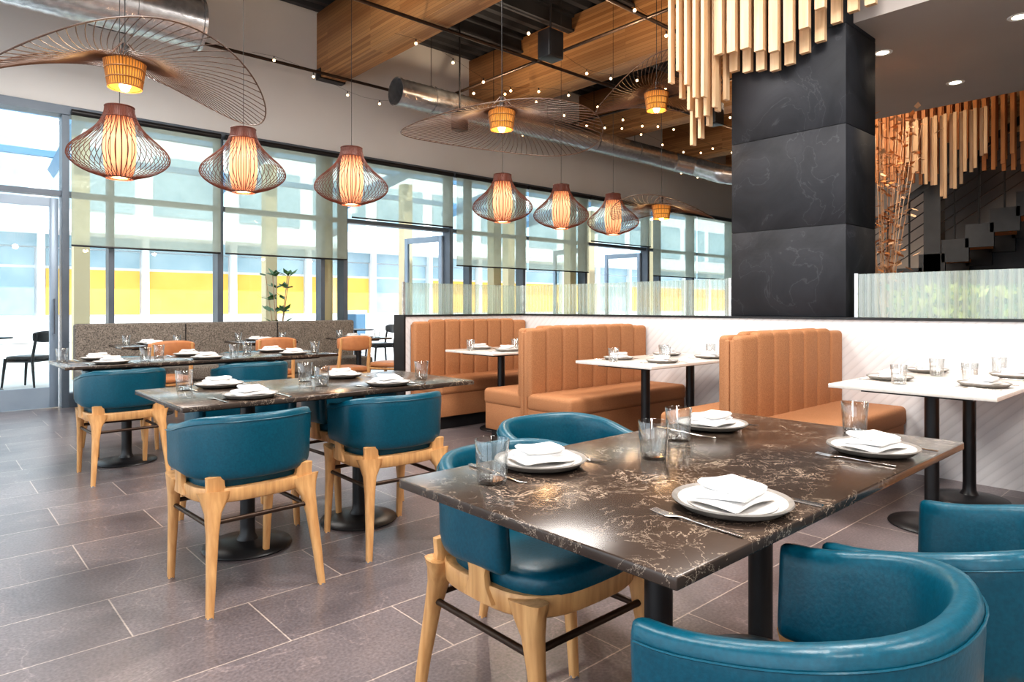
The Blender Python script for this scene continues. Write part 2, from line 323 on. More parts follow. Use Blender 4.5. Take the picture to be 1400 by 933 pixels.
# ------------------------------------------------------------ wooden chair
def woodchair(mats,name):
    b=MB(); rr=sup(10,.7)
    for sx in(-1,1):
        b.sweep([(sx*.2,-.24,0),(sx*.19,-.2,.42),(sx*.185,-.24,.66),(sx*.18,-.265,.8)],rr,[(.012,.012),(.02,.02),(.017,.017),(.013,.013)],0,(0,1,0))
        b.sweep([(sx*.22,.23,0),(sx*.2,.19,.43)],rr,[(.012,.012),(.021,.021)],0,(0,1,0))
        b.cyl((sx*.19,-.2,.39),(sx*.2,.19,.39),.016,m=0,n=8)
    b.cyl((-.19,-.2,.39),(.19,-.2,.39),.016,m=0,n=8); b.cyl((-.2,.19,.39),(.2,.19,.39),.016,m=0,n=8)
    def plan(z,f): return [(.225*f*c,.235*f*s_,z) for c,s_ in sup(32,.55)]
    b.loft([plan(z,f) for z,f in((.41,.95),(.42,1),(.445,1),(.46,.95),(.465,.7),(.465,.05))],1)
    L=[]
    for i in range(13):
        t=-1+2*i/12; x=.215*t; y=-.285+.05*t*t; h=.085*(1-.35*abs(t)**3)
        L.append([(x,y+.013*c,.73+h*sg(s_,.6)+.013) for c,s_ in circ(12)])
    b.loft(L,1 if name=='wooden_side_chair' else 0)
    return b.mesh(name,mats)
WC=woodchair(['oak','tan2'],'wooden_side_chair')
BC=woodchair(['black','black'],'patio_chair')
def wchair(x,y,a): put(WC,'wooden_side_chair',(x,y,0),a)

# ------------------------------------------------------------ tables
def table(x0,x1,y0,y1,bases,top='stone',z=.75,th=.022):
    b=MB(); cx,cy=(x0+x1)/2,(y0+y1)/2
    b.box(x0-cx,x1-cx,y0-cy,y1-cy,z-th,z,0,.003,2)
    b.box(x0-cx+.12,x1-cx-.12,y0-cy+.12,y1-cy-.12,z-th-.02,z-th+.001,1)
    for (bx,by) in bases:
        bx-=cx;by-=cy
        b.lathe([(1e-4,0),(.2,0),(.205,.006),(.2,.014),(.12,.026),(.05,.036),(.036,.06),(.034,.1),(.034,z-th-.03),(.1,z-th-.012),(.1,z-th-.002),(1e-4,z-th-.002)],1,36,(bx,by,0))
    return b.obj('dining_table',[top,'black'],(cx,cy,0))
table(.849,2.337,.575,1.344,[(1.34,.96),(1.84,.96)])
table(.80,2.30,2.87,3.64,[(1.2,3.25),(1.8,3.25)])
table(.75,2.75,5.32,6.05,[(1.18,5.62),(2.3,5.68)])
table(3.72,5.05,2.72,3.42,[(4.12,3.07),(4.72,3.07)],'quartz')
table(3.75,5.0,4.42,5.12,[(4.15,4.77),(4.72,4.77)],'quartz')
table(3.6,5.1,.76,1.5,[(4.0,1.13),(4.7,1.13)],'quartz')
BT=[(1.55,2.25),(2.75,3.4),(4.05,4.7)]
for x0,x1 in BT: table(x0,x1,7.6,8.2,[((x0+x1)/2,7.9)])

# ------------------------------------------------------------ tableware
b=MB(); b.lathe([(1e-4,.008),(.075,.008),(.09,.011),(.106,.0185)],0,40); b.lathe([(.106,.0185),(.112,.021),(.1165,.022),(.118,.019),(.1,.005),(.07,0),(1e-4,0)],1,40)
b.lathe([(1e-4,.0095),(.06,.0095),(.085,.013),(.088,.0145),(.088,.0125),(.06,.008)],0,40)
PL=b.mesh('dinner_plate',['plate','platerim'])
b=MB()
def nf(a,s,seed):
    def f(x,y,z): 
        return (x+.004*math.sin(31*y+seed),y+.004*math.sin(27*x+seed*2),z+.0026*math.sin(38*x+seed)+.0026*math.sin(33*y+1.3*seed)+ .03*(x*a+y*s)*0.3)
    return f
def layer(x0,x1,y0,y1,z0,z1,seed,rz):
    nx=12; X=RZ(rz)
    L=[]
    for i in range(nx+1):
        x=x0+(x1-x0)*i/nx; hh=(z1-z0)/2*(1 if 0<i<nx else .35); zc=(z0+z1)/2
        L.append([nf(0.2,0.1,seed)(x,(y0+y1)/2+(y1-y0)/2*c,zc+hh*s_) for c,s_ in sup(20,.45)])
    b.loft(L,0,X=X)
layer(-.075,.072,-.055,.055,.0155,.029,1,.12); layer(-.064,.060,-.05,.052,.026,.040,2.3,.30); layer(-.045,.055,-.040,.045,.037,.056,4.1,-.08)
NP=b.mesh('folded_napkin',['napkin'])
b=MB(); fl=sup(8,.6)
b.sweep([(0,-.1,.003),(0,-.07,.003),(0,-.01,.0035),(0,.03,.005),(0,.045,.004),(0,.06,.0025)],fl,[(.006,.0012),(.0055,.0013),(.0028,.0014),(.0026,.0014),(.009,.0011),(.0125,.001)],0)
for x in(-.0096,-.0032,.0032,.0096): b.sweep([(x,.058,.0026),(x*.98,.08,.003),(x*.9,.1,.0055)],fl,[(.0017,.001),(.0015,.001),(.0008,.0007)],0)
FK=b.mesh('fork',['silver'])
b=MB(); b.sweep([(0,-.11,.003),(0,-.06,.003),(0,0,.003),(0,.012,.0025),(.001,.06,.002),(.003,.1,.002),(-.003,.112,.002)],fl,[(.006,.0024),(.0065,.0026),(.0045,.0022),(.0085,.0012),(.0095,.001),(.0075,.0008),(.001,.0005)],0)
KN=b.mesh('table_knife',['silver'])
b=MB(); b.lathe([(1e-4,0),(.031,0),(.034,.004),(.0405,.1),(.0395,.101),(.0385,.1),(.0325,.012),(.03,.009),(1e-4,.009)],0,32)
GL=b.mesh('drinking_glass',['tumbler'])
def setting(x,y,a,z=.75,gl=None):
    R=RZ(a)
    put(PL,'dinner_plate',(x,y,z),a)
    put(NP,'folded_napkin',(x,y,z),a+random.uniform(-.4,.4))
    p=R@Vector((-.14,-.005,0)); q=R@Vector((.14,-.01,0))
    put(FK,'fork',(x+p.x,y+p.y,z),a+random.uniform(-.08,.08))
    put(KN,'table_knife',(x+q.x,y+q.y,z),a+random.uniform(-.06,.06))
    if gl: put(GL,'drinking_glass',(gl[0],gl[1],z))
setting(1.225,.70,0,gl=(1.47,1.07)); setting(1.985,.705,0,gl=(2.24,.85))
setting(1.19,1.215,pi,gl=(.99,1.17)); setting(1.985,1.21,pi,gl=(1.72,1.16))
setting(1.12,3.0,0,gl=(1.55,3.18)); setting(1.83,3.0,0,gl=(2.12,3.12))
setting(1.15,3.5,pi,gl=(.97,3.45)); setting(1.83,3.5,pi,gl=(1.58,3.44))
for x in(1.05,1.7,2.4):
    setting(x,5.45,0,gl=(x+.24,5.55)); setting(x,5.92,pi,gl=(x-.24,5.86))
for x0,x1 in BT:
    xc=(x0+x1)/2; setting(xc,7.75,0,gl=(xc+.22,7.8)); setting(xc,8.07,pi,gl=(xc-.22,8.02))
for y0,y1 in((2.72,3.42),(4.42,5.12),(.76,1.5)):
    for x in(4.05,4.68):
        setting(x,y0+.15,0,gl=(x+.2,y0+.26)); setting(x,y1-.15,pi,gl=(x-.2,y1-.26))

# ------------------------------------------------------------ booth benches
def bench(x0,x1,yb,face,n=8,zt=1.0,mat='tan'):
    b=MB(); L=x1-x0; w=L/n
    def G(x,y,z): return (x,y if face<0 else -y,z)
    for i in range(n):
        dz=-.018 if i in(0,n-1) else 0
        b.box(i*w+.001,(i+1)*w-.001,-.03,.045,.42,zt+dz,0,.03,4,fn=G)
    b.box(.0,L,.012,.049,.08,zt-.045,0,.01,2,fn=G)
    b.box(0,L,-.46,.02,.33,.465,0,.035,4,fn=G)
    b.box(.01,L-.005,-.44,.03,.12,.345,0,.008,2,fn=G)
    b.box(.04,L-.04,-.39,.03,0,.125,1,fn=G)
    return b.obj('booth_bench',[mat,'black'],(x0,yb,0))
XW=5.15
bench(3.64,XW-.01,5.50,-1,zt=1.03)
bench(3.62,XW-.01,3.84,-1); bench(3.62,XW-.01,3.94,1)
bench(3.66,XW-.01,2.06,-1,n=7); bench(3.66,XW-.01,2.16,1,n=7)
bench(3.62,XW-.01,.05,1)
b=MB(); L=4.78-1.33
b.box(0,L,-.5,.08,.3,.46,0,.03,3); b.box(0,L,.04,.18,.1,.965,0,.03,3); b.box(.02,L-.02,-.46,.06,0,.31,0,.005)
for i in range(1,3): b.box(i*L/3-.004,i*L/3+.004,.03,.05,.47,.95,1)
b.obj('window_banquette',['bench','black'],(1.33,8.72,0))
wchair(1.85,7.3,.1); wchair(2.95,7.32,-.1); wchair(3.75,7.1,0); wchair(4.5,7.3,.5); wchair(2.36,.42,.35)

# ------------------------------------------------------------ room shell
YW=9.14; XE=18; XL=-3.2; YR=-4.2; ZC=5.45
def simple(name,mat,*bx,bev=0):
    b=MB()
    for q in bx: b.box(*q,0,bev)
    return b.obj(name,[mat])
simple('floor','floor',(XL,XE,YR,YW+.15,-.12,0))
simple('street_pavement','ground',(-60,90,YW+.15,70,-.16,-.02))
simple('wall_window_side','white',(XL,XE,YW,YW+.3,3.45,ZC+.3))
simple('wall_rear','white',(XL,XE,YR-.2,YR,0,ZC+.3))
simple('wall_far','grey',(XE,XE+.2,YR,YW,0,ZC+.3))
simple('wall_left','white',(XL-.2,XL,YR,YW,3.9,ZC+.3),(XL-.2,XL,YR,YW,0,.1),(XL-.2,XL,YR,-3.6,0,4),(XL-.2,XL,-.4,0,0,4),(XL-.2,XL,3.2,3.6,0,4),(XL-.2,XL,6.4,6.8,0,4),(XL-.2,XL,8.9,YW,0,4))
b=MB(); pts=[]; y=YR
while y<YW:
    pts+=[(y,ZC),(y+.09,ZC),(y+.12,ZC+.09),(y+.21,ZC+.09)]; y+=.24
vs=[];fs=[]
for i,(y,z) in enumerate(pts): vs+=[(XL,y,z),(XE,y,z)]
for i in range(len(pts)-1): fs.append((2*i,2*i+1,2*i+3,2*i+2))
b.add(vs,fs,0,False); b.box(XL,XE,YR,YW+.3,ZC+.1,ZC+.25,0)
b.obj('ceiling',['deck'])
BX=(-1.3,1.53,4.375,7.2,10.05,12.9,15.7)
for x in BX:
    b=MB(); b.box(0,.38,YR,YW,4.49,ZC,0,.006,1)
    b.box(-.01,.39,YW-.14,YW-.0,4.47,4.62,1)
    b.obj('glulam_beam',['glulam','black'],(x,0,0))
for yy in(3.4,4.5,5.6,6.7,7.8):
    b=MB()
    for i in range(len(BX)-1):
        xa,xb=BX[i]+.38,BX[i+1]
        b.box(xa,xb,yy-.06,yy+.06,5.2,5.23,0); b.box(xa,xb,yy-.06,yy+.06,5.41,5.44,0); b.box(xa,xb,yy-.01,yy+.01,5.2,5.44,0)
    b.obj('steel_purlin',['deck'])
b=MB(); g=MB()
mull=[-3.2,-1.2,.0,1.29,3.0,4.81,6.78,8.47,10.2,12.3,14.1,15.9,17.9]
for x in mull:
    b.box(x-.035,x+.035,YW-.06,YW+.14,0,3.45,0)
b.box(XL,XE,YW-.08,YW+.14,3.36,3.46,0)
b.box(XL,XE,YW-.02,YW+.12,2.43,2.49,0)
doors=[(0,1.29),(4.81,6.78),(10.2,12.3)]
for i in range(len(mull)-1):
    a,c=mull[i],mull[i+1]
    isd=any(abs(a-d[0])<.05 for d in doors)
    if not isd:
        b.box(a,c,YW-.04,YW+.12,0,.16,0)
        g.box(a+.03,c-.03,YW+.045,YW+.05,.14,2.45,0)
    g.box(a+.03,c-.03,YW+.045,YW+.05,2.47,3.38,0)
for x in(1.75,4.45,7.2,12.75): b.box(x-.03,x+.03,YW-.05,YW+.12,0,3.4,0)
for x in(4.62,8.0,10.05): b.box(x-.09,x+.09,YW+.16,YW+.34,0,3.4,1)
b.obj('window_frame',['frame','cream']); g.obj('window_glazing',['pane'])
def leaf(w,h,mat='frameL'):
    b=MB(); s=.085
    b.box(0,s,-.022,.022,.01,h,0,.003,1); b.box(w-s,w,-.022,.022,.01,h,0,.003,1)
    b.box(s,w-s,-.022,.022,.01,.24,0); b.box(s,w-s,-.022,.022,h-.1,h,0)
    b.box(s,w-s,-.004,.004,.24,h-.1,1)
    b.cyl((w-.05,-.07,.85),(w-.05,-.07,1.25),.011,m=2); b.cyl((w-.05,-.07,.87),(w-.05,0,.87),.008,m=2);b.cyl((w-.05,-.07,1.23),(w-.05,0,1.23),.008,m=2)
    b.box(.1,.4,-.07,-.02,h-.075,h-.03,2,.004,1)
    return b.mesh('door',[mat,'pane','frame'])
put(leaf(1.18,2.4),'door_1',(.05,YW+.03,0),0)
lm=leaf(.93,2.38)
put(lm,'door_2',(4.86,YW+.12,0),math.radians(80)); put(lm,'door_3',(6.73,YW+.12,0),math.radians(100))
put(lm,'door_4',(10.25,YW+.12,0),math.radians(82)); put(lm,'door_5',(12.25,YW+.12,0),math.radians(100))
def shade(x0,x1,zb):
    b=MB(); b.box(x0,x1,YW-.155,YW-.153,zb,3.36,0); b.box(x0,x1,YW-.163,YW-.145,zb-.014,zb+.008,1,.003,1)
    b.cyl((x0,YW-.15,3.38),(x1,YW-.15,3.38),.035,m=1)
    b.obj('roller_shade',['sheer','black'])
for x0,x1,z in((1.33,2.97,1.86),(3.03,4.78,1.86),(4.86,6.74,2.5),(6.82,8.44,1.86),(8.5,10.17,1.86),(10.24,12.26,2.5),(12.34,14.07,1.86),(14.13,15.87,1.86),(15.93,17.86,1.86)): shade(x0,x1,z)
# ------------------------------------------------------------ partition
b=MB(); ZP=1.06
b.box(XW,XW+.16,-2.5,5.56,0,ZP,0); b.box(3.58,XW+.16,5.56,5.72,0,ZP,0)
b.box(XW-.012,XW+.172,-2.5,5.73,ZP,ZP+.018,1); b.box(3.565,XW,5.548,5.732,ZP,ZP+.018,1); b.box(3.565,3.585,5.548,5.732,0,ZP,1)
b.obj('partition_wall',['chev','black'])
def reeded(p0,p1,z0,z1):
    p0=Vector(p0);p1=Vector(p1);L=(p1-p0).length;t=(p1-p0)/L;nn=Vector((-t.y,t.x,0)); pitch=.05;k=6;n=int(L/pitch)*k
    v=[];f=[]
    for i in range(n+1):
        s_=i/n*L; o=.009*abs(math.sin(pi*s_/pitch))
        a=p0+t*s_+nn*(.004+o); c=p0+t*s_-nn*.004
        v+=[(a.x,a.y,z0),(a.x,a.y,z1),(c.x,c.y,z1),(c.x,c.y,z0)]
    for i in range(n):
        for q in range(4):
            f.append((4*i+q,4*i+(q+1)%4,4*i+4+(q+1)%4,4*i+4+q))
    f.append((0,1,2,3)); f.append((4*n+3,4*n+2,4*n+1,4*n))
    b=MB(); b.add(v,f,0,True); return b
for p0,p1 in(((3.62,5.64,0),(XW+.08,5.64,0)),((XW+.08,5.62,0),(XW+.08,3.0,0)),((XW+.08,1.97,0),(XW+.08,-2.3,0))):
    b=reeded(p0,p1,ZP+.019,1.40)
    for q in (p0,p1): b.box(q[0]-.012,q[0]+.012,q[1]-.012,q[1]+.012,ZP+.018,1.405,1)
    b.obj('reeded_glass_screen',['reed','steel'])
b=MB(); b.box(5.45,5.9,-2.0,1.9,0,1.05,1,.01,2); random.seed(21)
for i in range(1800):
    p=Vector((random.uniform(5.5,5.85),random.uniform(-1.95,1.86),random.uniform(1.03,1.27))); a=random.uniform(0,6.28)
    e=Vector((math.cos(a)*.6,math.sin(a)*.6,random.uniform(.2,1))).normalized(); w=e.cross(Vector((math.sin(a),-math.cos(a),.3))).normalized()*.022; L=.10
    b.add([p,p+e*L*.5+w,p+e*L,p+e*L*.5-w],[(0,1,2,3)],0 if i%3 else 2,False)
b.obj('reflection_hedge',['leafRefl','pot','leaf'])  # added hedge, stands in for green foliage reflections in the reeded glass
b=MB(); z=ZP+.02; hs=[.70,.75,.75,.75,.75]; 
for i,h in enumerate(hs):
    b.box(5.16,5.74,2.02,2.95,z,z+h-.004,0,.0015,1); z+=h
b.box(5.166,5.734,2.026,2.944,z-3.6,z,1)
b.obj('slate_column',['slate','black'])
b=MB(); b.box(5.3,8.2,-3.5,2.95,3.31,3.5,0); b.box(5.3,5.4,-3.5,2.0,3.5,ZC,0); b.box(8.1,8.2,-3.5,2.95,3.5,ZC,0); b.box(5.76,8.2,2.85,2.95,3.5,ZC,0)
b.obj('ceiling_soffit',['grey'])
for x,y in((6.1,2.09),(7.43,1.9),(6.1,1.15),(7.4,.8),(6.3,.2)):
    b=MB(); b.lathe([(.05,-.002),(.075,-.004),(.078,0)],0,24); b.lathe([(1e-4,-.0015),(.05,-.0015)],1,24); b.obj('recessed_downlight',['napkin','down'],(x,y,3.31))
# hanging slats in front of column
b=MB(); random.seed(5)
def slat(x,y,zb,zt,w=.045,d=.02,m=0): b.box(x-d,x+d,y-w,y+w,zb,zt,m)
y=1.82
while y<2.93:
    for r in range(2):
        zb=3.08+.05*math.sin(y*7+r)+r*.10+random.uniform(-.02,.02)+max(0,(2.35-y))*.42
        slat(5.09-.16*r,y+r*.05,zb,4.7,.036,.022)
    y+=.118
y=2.96
while y<3.36:
    for r in range(3):
        zb=2.72+.14*math.sin(y*11+r*2)+random.uniform(-.04,.08)+r*.12; slat(5.09-.12*r,y+r*.03,zb,4.7,.014,.03)
    y+=.08
b.box(4.75,5.14,1.74,3.42,4.7,4.76,1); 
for yy in(1.9,3.3): b.cyl((4.95,yy,4.75),(4.95,yy,ZC),.012,m=1)
b.obj('hanging_slat_screen',['slat','black'])
# background slat sculpture + stair
b=MB()
for i in range(17):
    u=i/16; y=2.03+u*.80; zb=2.46+.45*abs(u-.5)*2+.05*math.sin(i*2); slat(9.1+(.05 if i%2 else 0),y,zb,3.45,.017,.012)
for r in range(3):
    for i in range(26):
        y=1.2+i*.09+r*.03; zb=3.0+.25*math.sin(i*.5+r); slat(9.35+r*.2,y,zb,3.9,.02,.014,1)
b.box(9.0,9.9,1.1,3.7,3.9,3.96,2)
for yy in(1.5,3.3): b.cyl((9.5,yy,3.95),(9.5,yy,ZC),.015,m=2)
b.obj('wood_slat_sculpture',['slat','slatO','black'])
b=MB(); n=16; X0=10.2; YS=5.45
for i in range(n):
    y=YS-i*.27; z=.18*(i+1)+.05
    b.box(X0+.05,X0+1.15,y-.31,y,z-.05,z,1)
    b.box(X0,X0+.05,y-.29,y+.02,z-.28,z+.02,0); b.box(X0+1.15,X0+1.2,y-.29,y+.02,z-.28,z+.02,0)
    b.cyl((X0+.02,y-.13,z),(X0+.02,y-.13,z+.95),.013,m=0,n=6)
y1=YS-n*.27; z1=.18*(n+1)
b.box(X0,X0+1.2,y1-1.6,y1,z1-.25,z1-.04,0)
b.sweep([(X0+.02,YS,1.13),(X0+.02,y1,z1+.95)],sup(8,.4),[(.025,.05)]*2,0)
for q in(.2,.35,.5,.65,.8): b.sweep([(X0+.02,YS,.15+q),(X0+.02,y1,z1-.03+q)],circ(6),[.008]*2,0)
for yy in(2.78,1.6): b.box(X0,X0+.2,yy,yy+.2,0,4.2,0)
b.box(X0+1.25,X0+1.3,-2,3.1,0,3.6,2)
b.obj('staircase',['black','slatO','deck'])
simple('wall_bar_back','grey',(13.2,13.35,-4.2,5.2,0,3.9))
# ------------------------------------------------------------ ducts & services
def duct(p0,p1,r,nm='air_duct'):
    b=MB(); p0=Vector(p0);p1=Vector(p1);L=(p1-p0).length;n=max(2,int(L/.05)); P=[];sc=[]
    for i in range(n+1):
        P.append(p0.lerp(p1,i/n)); sc.append(r*(1.03 if i%2 else 1.0))
    b.sweep(P,circ(28),sc,0,cap=False)
    dn=(p1-p0).normalized()
    b.sweep([p0,p0+dn*.03],circ(28),[r*1.08]*2,0,cap=False)
    b.sweep([p0+dn*.3,p0+dn*.31],circ(28),[r*.95]*2,1)
    k=int(L/1.5)+1
    for i in range(k):
        q=p0.lerp(p1,(i+.5)/k)
        b.sweep([q+Vector((-.015,0,0)),q+Vector((.015,0,0))],circ(24),[r*1.08]*2,0,cap=False); b.cyl(q+Vector((0,0,r)),(q.x,q.y,4.48 if any(x<q.x<x+.38 for x in BX) else ZC-.01),.005,m=1,n=6)
    return b.obj(nm,['steel','black'])
duct((5.1,8.15,4.23),(11.2,8.15,4.23),.19)
duct((2.3,7.6,4.20),(-1.5,7.6,4.20),.26); duct((1.5,6.2,4.25),(-2.5,6.2,4.25),.2)
b=MB(); P=[];
ctrl=[(11.2,8.15,4.23),(11.8,8.1,4.2),(12.2,7.8,4.1),(12.3,7.3,3.9),(12.6,6.9,3.8),(13.4,6.9,3.75),(15,6.9,3.75)]
for i in range(len(ctrl)-1):
    for k in range(8): P.append(Vector(ctrl[i]).lerp(Vector(ctrl[i+1]),k/8))
b.sweep(P,circ(20),[.19+.008*(i%2) for i in range(len(P))],0); b.cyl((13.6,6.9,3.9),(13.6,6.9,ZC-.01),.005,m=0,n=6); b.obj('flexible_duct',['steel'])
b=MB()
for (y,z) in((8.75,4.45),(6.4,4.45),(4.6,4.45)): b.cyl((XL+.02,y,z),(XE-.02,y,z),.022,m=0,n=8)
for x in(6.2,8.8): b.cyl((x,3.0,4.45),(x,YW-.02,4.45),.02,m=0,n=8)
b.obj('sprinkler_pipe',['bronze'])
for p,s_ in (((5.9,7.7,3.85),.13),((5.15,5.1,4.0),.15),((8.6,5.2,3.95),.16)):
    b=MB(); w=s_; b.box(-w*.75,w*.75,-w*.6,w*.6,-w,w,0,.01,2); b.box(-w*.6,w*.6,-w*.62,-w*.6,-w*.85,w*.85,0); b.cyl((0,0,w),(0,0,ZC-p[2]),.012,m=0,n=8); b.obj('ceiling_speaker',['black'],p)
b=MB()
for k,(y0,x0,x1) in enumerate(((3.6,5.5,14),(4.4,4.2,15),(5.6,5.2,16),(6.8,4.2,12),(7.4,6.0,12),(8.6,3.2,16))):
    x=x0; P=[]
    while x<x1:
        P.append((x,y0+.10*math.sin(x*1.7+k),4.22+.10*math.cos(x*2.2+k)+.02*k)); x+=.28
    b.sweep(P,circ(4),[.0016]*len(P),1)
    for j,p in enumerate(P):
        if j%2==k%2: b.cyl((p[0],p[1],p[2]-.04),p,.007,m=1,n=6); b.sphere((p[0],p[1],p[2]-.055),.018,0)
b.obj('string_lights',['fairy','black'])
# ------------------------------------------------------------ lantern pendants
b=MB()
prof=[(.098,.535),(.100,.50),(.115,.45),(.15,.385),(.21,.32),(.275,.262),(.32,.215),(.34,.17),(.333,.13),(.29,.085),(.22,.045),(.14,.018),(.09,.0)]
P=[]
def cr(p0,p1,p2,p3,t): return tuple(.5*((2*b_)+(-a_+c_)*t+(2*a_-5*b_+4*c_-d_)*t*t+(-a_+3*b_-3*c_+d_)*t**3) for a_,b_,c_,d_ in zip(p0,p1,p2,p3))
pp=[prof[0]]+prof+[prof[-1]]
for i in range(len(prof)-1):
    for k in range(2): P.append(cr(pp[i],pp[i+1],pp[i+2],pp[i+3],k/2))
P.append(prof[-1])
NW=52
for i in range(NW):
    a=2*pi*i/NW; b.sweep([(r*math.cos(a),r*math.sin(a),z) for r,z in P],circ(4),[.0027]*len(P),0,up=(-math.sin(a),math.cos(a),0))
for r,z in((.09,0),(.098,.535),(.115,.45)): b.sweep([(r*math.cos(2*pi*i/32),r*math.sin(2*pi*i/32),z) for i in range(32)],circ(6),[.005]*32,0,closed=True)
b.lathe([(.0,.54),(.096,.537),(.098,.50),(.112,.452)],0,40)
n=64;vs=[];fs=[];ip=[(.06,.0),(.082,.02),(.098,.1),(.106,.2),(.104,.3),(.094,.4),(.08,.47)]
for i in range(n):
    a=2*pi*i/n; k=1+(.06 if i%4==0 else (-.06 if i%4==2 else 0))
    for r,z in ip: vs.append((r*k*math.cos(a),r*k*math.sin(a),z))
K=len(ip)
for i in range(n):
    j=(i+1)%n
    for q in range(K-1): fs.append((i*K+q,j*K+q,j*K+q+1,i*K+q+1))
b.add(vs,fs,1,True); b.lathe([(1e-4,.003),(.06,.003)],1,32)
for i in range(16):
    a=2*pi*(i*4+2)/64; b.sweep([(r*.96*math.cos(a),r*.96*math.sin(a),z) for r,z in ip],circ(4),[.0028]*K,0,up=(-math.sin(a),math.cos(a),0))
b.cyl((0,0,.54),(0,0,.56),.02,m=2,n=12); b.cyl((0,0,.55),(0,0,ZC-2.125),.0025,m=2,n=6)
LM=b.mesh('lantern_pendant_lamp',['bulbwire','inner','black'])
def light(name,t,loc,e,col=(1,1,1),**k):
    l=bpy.data.lights.new(name,t); l.energy=e; l.color=col
    for a,v in k.items(): setattr(l,a,v)
    o=bpy.data.objects.new(name,l); o.location=loc; S.collection.objects.link(o); return o
for x in(1.15,2.07,3.08,4.98,5.94,6.94):
    put(LM,'lantern_pendant_lamp',(x,5.7,2.125),random.uniform(0,6))
    light('lantern_bulb','POINT',(x,5.7,2.08),6,(1,.66,.38),shadow_soft_size=.04)
# ------------------------------------------------------------ wide wire hat pendants
def hat(loc,R,pe,ph,tilt,sad,td,nw=76,dr=0):
    b=MB()
    def zz(r,a):
        q=r/R; return .05*math.sin(min(1,q*2.2)*pi)*.6+ tilt*q*math.cos(a-td)*R + sad*q*q*math.cos(2*(a-ph)) - dr*q
    for i in range(nw):
        a=2*pi*i/nw; P=[]
        for k in range(9):
            r=.115+(R*(1+.12*math.cos(2*(a-pe)))-.115)*k/8; aa=a+.35*k/8
            P.append((r*math.cos(aa),r*math.sin(aa),zz(r,aa)))
        b.sweep(P,circ(4),[.0027]*len(P),0)
    P=[]
    for i in range(96):
        aa=2*pi*i/96; a0=aa-.35; r=R*(1+.12*math.cos(2*(a0-pe))); P.append((r*math.cos(aa),r*math.sin(aa),zz(r,aa)))
    b.sweep(P,circ(6),[.0045]*96,0,closed=True)
    for i in range(40):
        a=2*pi*i/40; b.sweep([(.12*math.cos(a),.12*math.sin(a),.02),(.095*math.cos(a),.095*math.sin(a),-.15)],circ(4),[.0034]*2,1)
    b.lathe([(.110,.018),(.086,-.148)],4,32)
    for r,z,m_ in((.12,.02,0),(.112,-.04,1),(.103,-.1,1),(.095,-.15,1)): b.sweep([(r*math.cos(2*pi*i/32),r*math.sin(2*pi*i/32),z) for i in range(32)],circ(6),[.005]*32,m_,closed=True)
    for i in range(10):
        a=2*pi*i/10; b.sweep([(.12*math.cos(a),.12*math.sin(a),.02),(.02*math.cos(a),.02*math.sin(a),.13)],circ(4),[.002]*2,0)
    b.cyl((0,0,.0),(0,0,.13),.02,m=2,n=12); b.cyl((0,0,.1),(0,0,ZC-loc[2]),.003,m=2,n=6)
    b.lathe([(1e-4,-.175),(.022,-.168),(.034,-.14),(.034,-.11),(.018,-.04),(.016,.0)],3,16)
    b.obj('wire_hat_pendant_lamp',['hatwire','gold','black','bulb','inglow'],loc)
    light('hat_bulb','POINT',(loc[0],loc[1],loc[2]-.26),8,(1,.62,.3),shadow_soft_size=.04)
hat((.99,4.76,2.69),.76,2.05,1.55,.13,.19,1.62,84,.04)
hat((3.8,4.36,2.85),.78,2.0,1.62,.05,.06,3.9,80,.17)
hat((5.48,3.95,3.26),.62,.9,.9,-.1,.12,1)
hat((7.0,4.97,2.42),.72,.3,.3,.06,.10,2,72,.08)
# ------------------------------------------------------------ plants
b=MB(); b.lathe([(1e-4,0),(.14,0),(.19,.42),(.17,.42),(.16,.38),(1e-4,.38)],1,24)
random.seed(3)
for i in range(5):
    a=i*1.3; P=[(0,0,.38)]
    for k in range(1,8): P.append((.025*k*math.cos(a),.025*k*math.sin(a),.38+.18*k))
    b.sweep(P,circ(6),[.007]*8,2)
    for j in range(14):
        k=random.randint(3,7); p=Vector(P[k]); aa=random.uniform(0,6.28); L=random.uniform(.14,.22)
        e=Vector((math.cos(aa),math.sin(aa),random.uniform(.1,.9))).normalized(); w=e.cross(Vector((0,0,1))).normalized()*.05
        b.add([p,p+e*L*.5+w,p+e*L,p+e*L*.5-w],[(0,1,2,3)],0,False)
b.obj('potted_fig_plant',['leaf','pot','dried'],(4.05,9.75,-.02))
b=MB(); b.lathe([(1e-4,0),(.16,0),(.22,.5),(.12,.95),(.14,1.0),(.11,1.0),(.1,.9),(1e-4,.9)],1,24)
random.seed(11)
for i in range(20):
    a=random.uniform(0,6.28); sp=random.uniform(.1,.40); P=[]
    for k in range(8): t=k/7; P.append((sp*t*math.cos(a),sp*t*math.sin(a),.9+1.95*t*random.uniform(.96,1.0)*(1-.1*sp)))
    b.sweep(P,circ(4),[.006-.0005*k for k in range(8)],0)
    for j in range(20):
        k=random.randint(2,7); p=Vector(P[k])+Vector((random.uniform(-.08,.08),random.uniform(-.08,.08),random.uniform(-.1,.1)))
        aa=random.uniform(0,6.28); e=Vector((math.cos(aa),math.sin(aa),random.uniform(-.6,.6))); w=e.cross(Vector((0,0,1))).normalized()*.026
        b.add([p,p+e*.035+w,p+e*.08,p+e*.035-w],[(0,1,2,3)],2 if j%2 else 0,False)
b.obj('dried_branch_arrangement',['dried','pot','slatO'],(6.6,2.25,0))
